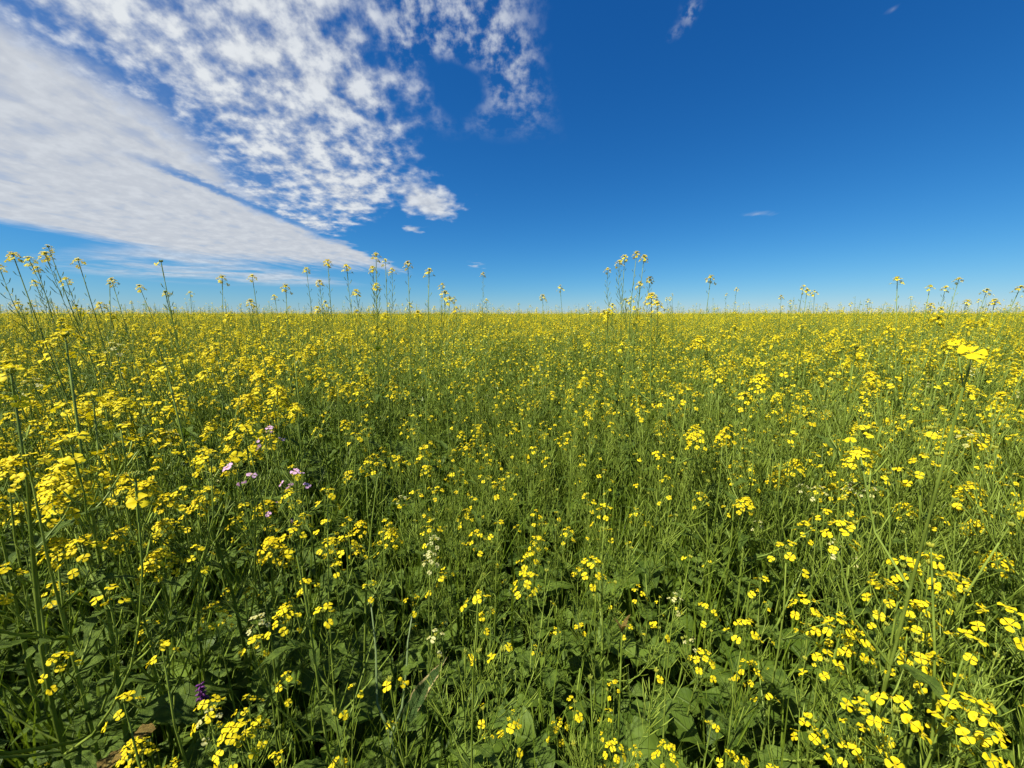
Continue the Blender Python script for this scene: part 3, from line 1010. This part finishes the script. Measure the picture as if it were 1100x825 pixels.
# ---- forked blue-green stalk with the long straw-edged leaf
def edged_leaf_plant():
    B = at(442, 850, 0.66)
    base = Vector((B.x, B.y, 0))
    e = root_at('mustard_plant', base, 0, 1, (0, 0), 'forked blue-green stalk with one long folded straw-edged leaf, bottom centre left', 'plant')
    placed.append((base.x, base.y))
    P = lambda px, py, d: at(px, py, d) - base
    j = P(420, 790, 0.66)
    put('stem', mesh_from('stem', tube([(0, 0, 0), j * 0.5 + Vector((0, 0, 0.01)), j], [0.0045, 0.004, 0.0036], 6, BSTEM)), e)
    for pts in ([(420, 790), (405, 755), (404, 700), (401, 670), (398, 645)], [(420, 790), (432, 760), (437, 715), (438, 690), (443, 660)]):
        q = [P(px, py, 0.66 + 0.02 * i) for i, (px, py) in enumerate(pts)]
        put('branch', mesh_from('branch', tube(q, np.linspace(0.003, 0.0012, 5), 5, BSTEM)), e)
        h = HEADS_SMALL[1]
        o = put('flower_head', h.frame_mesh, e, frame(q[-1] + Vector((0, 0, 0.03)), (0, 0, 1), 0.9))
        for fm, k in h.flower_m:
            put('flower', flower_mesh(k, PETAL), o, fm)
    a, b = P(432, 780, 0.64), P(466, 716, 0.60)
    d = b - a
    g = leaf_geo(903, 'lance', 14, EDGE, arch=(0.12, -0.10))
    xa = d.normalized()
    ya = Vector((0.15, -0.5, 0.8)).cross(xa).normalized()
    za = xa.cross(ya)
    M4 = Matrix.Translation(a) @ Matrix((xa, ya, za)).transposed().to_4x4() @ Matrix.Diagonal((d.length * 1.25, d.length * 0.75, d.length, 1))
    o = put('leaf', mesh_from('leaf', g), e, M4)
    o['label'] = 'long folded green leaf with a dry straw-coloured edge'
    a = P(430, 735, 0.66)
    put('leaf', LEAF_MESH['lance'][2], e, Matrix.Translation(a) @ Matrix.Rotation(0.4, 4, 'Z') @ Matrix.Rotation(-0.6, 4, 'Y') @ Matrix.Scale(0.06, 4))


edged_leaf_plant()


# ---- dark purple flower spike, lower left
def purple_plant():
    T = at(216, 742, 0.60)
    base = Vector((T.x - 0.02, T.y + 0.03, 0))
    e = root_at('fumitory_plant', base, 0, 1, (0, 0), 'low plant with a dark purple flower spike among the lower left leaves', 'plant')
    placed.append((base.x, base.y))
    tip = T - base
    ax = [Vector((tip.x * t * t, tip.y * t * t, tip.z * t)) for t in [i / 6 for i in range(7)]]
    put('stem', mesh_from('stem', tube(ax, np.linspace(0.003, 0.001, 7), 5, STEM)), e)
    r2 = random.Random(8)
    sp = put('flower_spike', mesh_from('flower_spike', tube([(0, 0, -0.022), (0, 0, 0.012)], [0.0016, 0.0008], 5, PURPLE)), e, Matrix.Translation(tip))
    fl = mesh_from('flower', tube([(0, 0, 0), (0.003, 0, 0.0012), (0.007, 0, 0.001), (0.0095, 0, 0)], [0.0009, 0.0022, 0.0019, 0.0006], 5, PURPLE))
    for k in range(26):
        z = -0.022 + 0.034 * k / 26
        put('flower', fl, sp, Matrix.Translation((0, 0, z)) @ Matrix.Rotation(k * 2.4, 4, 'Z') @ Matrix.Rotation(r2.uniform(-0.3, 0.5), 4, 'Y') @ Matrix.Scale(1.0 - 0.35 * k / 26, 4))
    for k in range(6):
        put('leaf', LEAF_MESH['lyrate'][k % 5], e, Matrix.Translation(ax[1 + k % 5]) @ Matrix.Rotation(k * 2.3, 4, 'Z') @ Matrix.Scale(0.10 + 0.03 * (k % 3), 4))


purple_plant()


# ---- withered bits
def withered(px, py, dep, name, label, ln, mat, up, n=3):
    T = at(px, py, dep)
    base = Vector((T.x, T.y + 0.02, 0))
    e = root_at(name, base, 0, 1, (0, 0), label, 'plant')
    placed.append((base.x, base.y))
    tip = T - base
    put('stem', mesh_from('stem', tube([(0, 0, 0), tip * 0.5 + Vector((0.01, 0, 0)), tip], [0.003, 0.0025, 0.0015], 5, STEM)), e)
    for k in range(n):
        g = leaf_geo(950 + k, 'lance' if n > 2 else 'round', 12, mat, arch=(up, up - 0.9))
        put('leaf', mesh_from('leaf', g), e, Matrix.Translation(tip) @ Matrix.Rotation(k * 1.9 - 1.2, 4, 'Z') @ Matrix.Scale(ln * (1 - 0.15 * k), 4))


withered(668, 680, 0.72, 'withered_stalk', 'small withered brown stalk tip right of the middle', 0.045, DRY, 1.4)
withered(133, 800, 0.55, 'withered_plant', 'low plant with yellow-brown dying leaves at the bottom left', 0.042, DRY, 0.5, 2)

# ------------------------------------------------------------------ the crowd of near plants, each its own thing
CROWD_TARGET = 300
rng = random.Random(41)
spots = []
tries = 0
n_crowd = CROWD_TARGET - len(HEROES_TALL) - len(HEROES_NEAR)


def free(x, y, d):
    for a, b in placed:
        if (a - x) ** 2 + (b - y) ** 2 < d * d:
            return False
    return True


def in_cone(x, y):
    return 0.20 < y < 1.85 and abs(x) < 1.36 * y + 0.22


while len(spots) < n_crowd and tries < 60000:
    tries += 1
    y = 0.20 + 1.65 * rng.random()
    x = rng.uniform(-2.8, 2.8)
    if not in_cone(x, y) or math.hypot(x, y) < 0.40:
        continue
    if not free(x, y, 0.078 if tries < 40000 else 0.06):
        continue
    spots.append((x, y))
    placed.append((x, y))

LANDMARKS = ((70, 370, 'the large domed head at upper left'), (178, 395, 'the broad flat head at upper left'), (30, 495, 'the thick dark stem at the left edge'),
             (255, 510, 'the lilac-pink flowers'), (60, 600, 'the tiered heads at lower left'), (216, 748, 'the dark purple spike'),
             (314, 580, 'the brightest near head'), (448, 745, 'the straw-edged leaf'), (462, 600, 'the middle cream-white head'),
             (520, 400, 'the picture middle'), (668, 685, 'the withered brown tip'), (650, 785, 'the ladder of flowers at the bottom'),
             (650, 560, 'the two loose clusters right of middle'), (350, 400, 'the pod-covered spire'), (684, 360, 'the tall trio'),
             (862, 523, 'the small white flowers'), (845, 600, 'the three open flowers'), (1053, 383, 'the large near flowers at right'),
             (930, 400, 'the lone round-headed stalk'), (1000, 600, 'the big open flowers at right'), (1045, 765, 'the lower right corner flowers'),
             (875, 775, 'the bottom edge cluster'), (760, 450, 'the sparse green patch right of middle'), (250, 380, 'the thin curved stalk'))
seen = {}
for x, y in spots:
    r = math.hypot(x, y)
    h = canopy(x, y) + rng.gauss(0, 0.06)
    left, right = x < -0.30 * max(y, 0.5), x > 0.45 * max(y, 0.5)
    u, v = rng.random(), rng.random()
    leafy = False
    if r < 1.25 and u < (0.42 if abs(x - 0.05) < 0.45 else 0.28):
        pl, kind = rng.choice(LOWP), 'leafy low mustard'
        h = min(h, 0.86) * rng.uniform(0.48, 0.72)
        leafy = True
    elif left:
        pl = rng.choice(FULL) if v < 0.74 else rng.choice(SLENDER)
    elif right:
        pl = rng.choice(LOOSE if r < 0.9 else FULL) if v < 0.45 else rng.choice(BUSHY)
    else:
        pl = rng.choice(BUSHY if rng.random() < 0.7 else SLENDER) if v < 0.84 else rng.choice(LOOSE if r < 1.0 else FULL)
    if not leafy and v > 0.992:
        pl = rng.choice(CREAMP)
    elif not leafy and r > 1.3 and u > 0.88:
        pl = rng.choice(SPIRE)
        h = rng.uniform(1.12, 1.36)
    if not leafy:
        kind = 'pale radish plant' if pl in CREAMP else ('dense-headed mustard' if pl in FULL else ('loose-flowered mustard' if pl in LOOSE else ('thin mustard spire' if pl in SPIRE else ('bushy podded mustard' if pl in BUSHY else 'slender podded mustard'))))
    if r < 0.62:
        h = min(h, 0.90)
    s = h / pl.H
    p = project((x, y, h * 0.9)) or (550, 900, 0.3)
    lx, ly, lm = min(LANDMARKS, key=lambda q: (q[0] - p[0]) ** 2 + (q[1] - p[1]) ** 2)
    dx, dy = p[0] - lx, p[1] - ly
    far_ = 'just ' if math.hypot(dx, dy) < 45 else ('' if math.hypot(dx, dy) < 110 else 'well ')
    side = ('right of' if dx > 0 else 'left of') if abs(dx) > abs(dy) else ('below' if dy > 0 else 'above')
    lab = f'{kind} {far_}{side} {lm}'
    e = place(pl, 'radish_plant' if pl in CREAMP else 'mustard_plant', (x, y, 0), rng.uniform(0, 6.28), s, (rng.gauss(0, 0.05), rng.gauss(0, 0.05)), lab,
              'near plants of the flowering crop', near=r < 0.80 and not leafy)
    seen.setdefault(lab, []).append((p[0], e))
ORD = ('leftmost', 'second from left', 'third from left', 'fourth from left', 'fifth from left', 'sixth from left', 'seventh from left', 'eighth from left', 'ninth from left', 'tenth from left')
for lab, row in seen.items():
    if len(row) > 1:
        row.sort(key=lambda q: q[0])
        for i, (_, e) in enumerate(row):
            e['label'] = ('rightmost' if i == len(row) - 1 else ORD[min(i, 9)]) + ' ' + lab

# ------------------------------------------------------------------ the rest of the field
rng = random.Random(99)
FORMS = SLENDER[:3] + BUSHY[:3] + FULL[:6] + TALL[:2] + SPIRE[:4] + CREAMP[:1] + LOWP[:3]
protos = [p.low_geo() for p in FORMS]
iS, iF, iT, iP, iC, iL = range(0, 6), range(6, 12), range(12, 14), range(14, 18), [18], range(19, 22)


def pick(rng, x, y, pf):
    """form, size of one field plant"""
    u = rng.random()
    if u < 0.002:
        return rng.choice(iT), rng.uniform(1.15, 1.42) / 1.38
    if u < 0.24:
        return rng.choice(iP), min(1.33, 1.08 + abs(rng.gauss(0, 0.13))) / 1.28
    if u < 0.246:
        return iC[0], rng.uniform(0.85, 1.0)
    if u < 0.28:
        return rng.choice(iL), rng.uniform(0.6, 0.9)
    k = rng.choice(iF) if rng.random() < pf else rng.choice(iS)
    return k, (canopy(x, y) + rng.gauss(0.055, 0.09)) / 0.96


R_NEAR, R_MID = 4.6, 15.0
pts = []
yy = -3.0
st = 0.142
while yy < R_NEAR:
    half = 1.75 * max(yy, 0) + 3.2
    xx = -half
    while xx < half:
        x, y = xx + rng.uniform(-.5, .5) * st * 1.3, yy + rng.uniform(-.5, .5) * st * 1.3
        xx += st
        r = math.hypot(x, y)
        if r > R_NEAR or r < 0.55 or in_cone(x, y) or (abs(x) < 0.45 and -0.9 < y < 0.3):
            continue
        az = math.atan2(x, y)
        pf = (0.66 if az < -0.35 else 0.56 if az > 0.45 else 0.42) + 0.24 * math.sin(x * 1.3 + 1.3) * math.cos(y * 1.1 + 0.6 * x)
        k, s = pick(rng, x, y, pf)
        pts.append((k, x, y, 0, rng.gauss(0, .06), rng.gauss(0, .06), rng.uniform(0, 6.28), s))
    yy += st
stuff('mustard_field', protos, pts, 'dense yellow flowering mustard crop filling the field behind the nearest plants', 'crop')


def field_patch(seed, size, n, pf):
    r2 = random.Random(seed)
    gs = []
    q = int(math.sqrt(n))
    for i in range(q):
        for j in range(q):
            x, y = ((i + r2.random()) / q - 0.5) * size, ((j + r2.random()) / q - 0.5) * size
            k, s = pick(r2, 3 + x, 20 + y, pf)
            m = Matrix.Translation((x, y, 0)) @ Euler((r2.gauss(0, .06), r2.gauss(0, .06), r2.uniform(0, 6.28))).to_matrix().to_4x4() @ Matrix.Scale(s, 4)
            gs.append(protos[k].xf(m))
    return merge(gs)


def ring_pts(nproto, r0, r1, step, ang, r2):
    out = []
    y = -r1 * 0.1
    while y < r1 + step:
        x = -r1
        while x < r1:
            X, Y = x + r2.uniform(-.2, .2) * step, y + r2.uniform(-.2, .2) * step
            r = math.hypot(X, Y)
            if r0 < r < r1 and abs(math.atan2(X, Y)) < ang:
                out.append((r2.randrange(nproto), X, Y, 0, 0, 0, r2.choice((0, .5, 1, 1.5)) * PI + r2.uniform(-.2, .2), r2.uniform(0.95, 1.06)))
            x += step
        y += step
    return out


mp = [field_patch(600 + i, 0.9, 36, 0.28 + 0.08 * i) for i in range(6)]
stuff('middle_mustard_field', mp, ring_pts(6, R_NEAR - 0.1, R_MID, 0.86, R(68), rng), 'yellow and green mustard crop in the middle distance', 'crop')


# far field: patches of tops, then wider patches to the horizon
def far_patch(seed, size, n, hscale, stalk):
    r2 = random.Random(seed)
    gs = []
    for i in range(n):
        x, y = r2.uniform(-.5, .5) * size * 1.1, r2.uniform(-.5, .5) * size * 1.1
        h = 1.01 + r2.gauss(0, 0.09)
        if r2.random() < 0.2:
            h += abs(r2.gauss(0, 0.24))
        w = stalk
        a = r2.uniform(0, PI)
        c, s = math.cos(a) * w, math.sin(a) * w
        z0 = h - 0.45
        gs.append(Geo([(x - c, y - s, z0), (x + c, y + s, z0), (x + c * .5, y + s * .5, h), (x - c * .5, y - s * .5, h)], [(0, 1, 2, 3)], POD))
        for b in range(r2.randint(1, 3)):
            hx, hy, hz = x + r2.gauss(0, .06), y + r2.gauss(0, .06), h - abs(r2.gauss(0, .07))
            hd = Vector((r2.gauss(0, .25), r2.gauss(0, .25), 1)).normalized()
            R0 = 0.019 * hscale * r2.uniform(0.7, 1.25)
            for q in range(5):
                aa = q * 2.4 + r2.random()
                m = frame((hx + R0 * .75 * math.cos(aa), hy + R0 * .75 * math.sin(aa), hz - 0.006 * q * hscale + R0 * .3), (math.cos(aa) * .6, math.sin(aa) * .6, 1), R0 * 0.55, r2.uniform(0, 6))
                gs.append(Geo([(-1, -.25, 0), (0, -.8, .2), (1, .2, 0), (.1, .8, .15)], [(0, 1, 2, 3)], PETAL).xf(m))
            gs.append(Geo([(hx - c * .8, hy - s * .8, hz - .2), (hx + c * .8, hy + s * .8, hz - .2), (hx, hy, hz), (hx, hy, hz)], [(0, 1, 2, -1)], POD))
        for b in range(3):
            a2 = r2.uniform(0, 6.28)
            lx, ly, lz = x + .05 * math.cos(a2), y + .05 * math.sin(a2), h - r2.uniform(.12, .45)
            gs.append(Geo([(lx, ly, lz), (lx + .05 * math.cos(a2) - .02 * math.sin(a2), ly + .05 * math.sin(a2) + .02 * math.cos(a2), lz + .03), (lx + .11 * math.cos(a2), ly + .11 * math.sin(a2), lz + .01), (lx + .05 * math.cos(a2) + .02 * math.sin(a2), ly + .05 * math.sin(a2) - .02 * math.cos(a2), lz + .03)], [(0, 1, 2, 3)], WEED))
    return merge(gs)


fp = [far_patch(700 + i, 1.5, 90, 1.3, 0.005) for i in range(5)]
stuff('distant_mustard_field', fp, ring_pts(5, R_MID - 0.6, 60, 1.5, R(66), rng), 'distant band of yellow mustard crop below the horizon', 'crop')
fq = [far_patch(800 + i, 10, 900, 3.2, 0.015) for i in range(3)]
stuff('horizon_mustard_field', fq, ring_pts(3, 56, 520, 10, R(64), rng), 'thin yellow line of mustard crop at the horizon', 'crop')


# ------------------------------------------------------------------ grass and low weeds between the stems
def blade(r2, H, w, lean):
    a = r2.uniform(0, 6.28)
    o = Vector((math.cos(a), math.sin(a), 0))
    s = Vector((-math.sin(a), math.cos(a), 0))
    V, Q = [], []
    n = 6
    for i in range(n + 1):
        t = i / n
        c = o * (lean * t * t) + Vector((0, 0, H * (t - 0.18 * lean / H * t * t * t)))
        ww = w * (1 - t ** 2.2) * 0.5 + 0.0003
        V += [c - s * ww + o * ww * .4, c, c + s * ww + o * ww * .4]
    for i in range(n):
        for j in range(2):
            q = i * 3 + j
            Q.append((q, q + 1, q + 4, q + 3))
    return Geo([tuple(v) for v in V], Q, GRASS).xf(Matrix.Translation((r2.gauss(0, .02), r2.gauss(0, .02), 0)))


tufts = []
for i in range(6):
    r2 = random.Random(60 + i)
    tufts.append(merge([blade(r2, r2.uniform(0.35, 0.80), r2.uniform(0.003, 0.0065), r2.uniform(0.05, 0.28)) for _ in range(11)]))
gp = []
for _ in range(3000):
    r = 0.45 + 6.5 * rng.random() ** 1.3
    a = rng.uniform(-1.25, 1.25)
    x, y = r * math.sin(a), r * math.cos(a)
    if math.hypot(x, y) < 0.42 or (math.hypot(x, y) < 1.3 and rng.random() < 0.6):
        continue
    s = rng.uniform(0.7, 1.1) * (0.78 if math.hypot(x, y) < 0.9 else 1.0)
    gp.append((rng.randrange(6), x, y, 0, rng.gauss(0, .08), rng.gauss(0, .08), rng.uniform(0, 6.28), s))
stuff('grass', tufts, gp, 'green grass blades growing between the mustard stems', 'grass')

weeds = []
for i in range(5):
    r2 = random.Random(160 + i)
    gs = []
    for k in range(16):
        kd = r2.choice(('round', 'lance', 'lyrate'))
        m = Matrix.Translation((r2.gauss(0, .04), r2.gauss(0, .04), r2.uniform(0.0, 0.22))) @ Matrix.Rotation(r2.uniform(0, 6.28), 4, 'Z') @ Matrix.Scale(r2.uniform(0.04, 0.11), 4)
        gs.append(LEAF_LOW[kd][r2.randrange(5)].xf(m))
    gs.append(tube([(0, 0, 0), (0.01, 0, 0.12), (0, 0.01, 0.24)], 0.0015, 3, STEM))
    weeds.append(merge(gs))
wp = []
for _ in range(1500):
    r = 0.35 + 3.8 * rng.random()
    a = rng.uniform(-1.35, 1.35)
    wp.append((rng.randrange(5), r * math.sin(a), r * math.cos(a), 0, 0, 0, rng.uniform(0, 6.28), rng.uniform(0.8, 1.7)))
stuff('low_weeds', weeds, wp, 'low leafy weeds covering the soil under the crop', 'weeds')
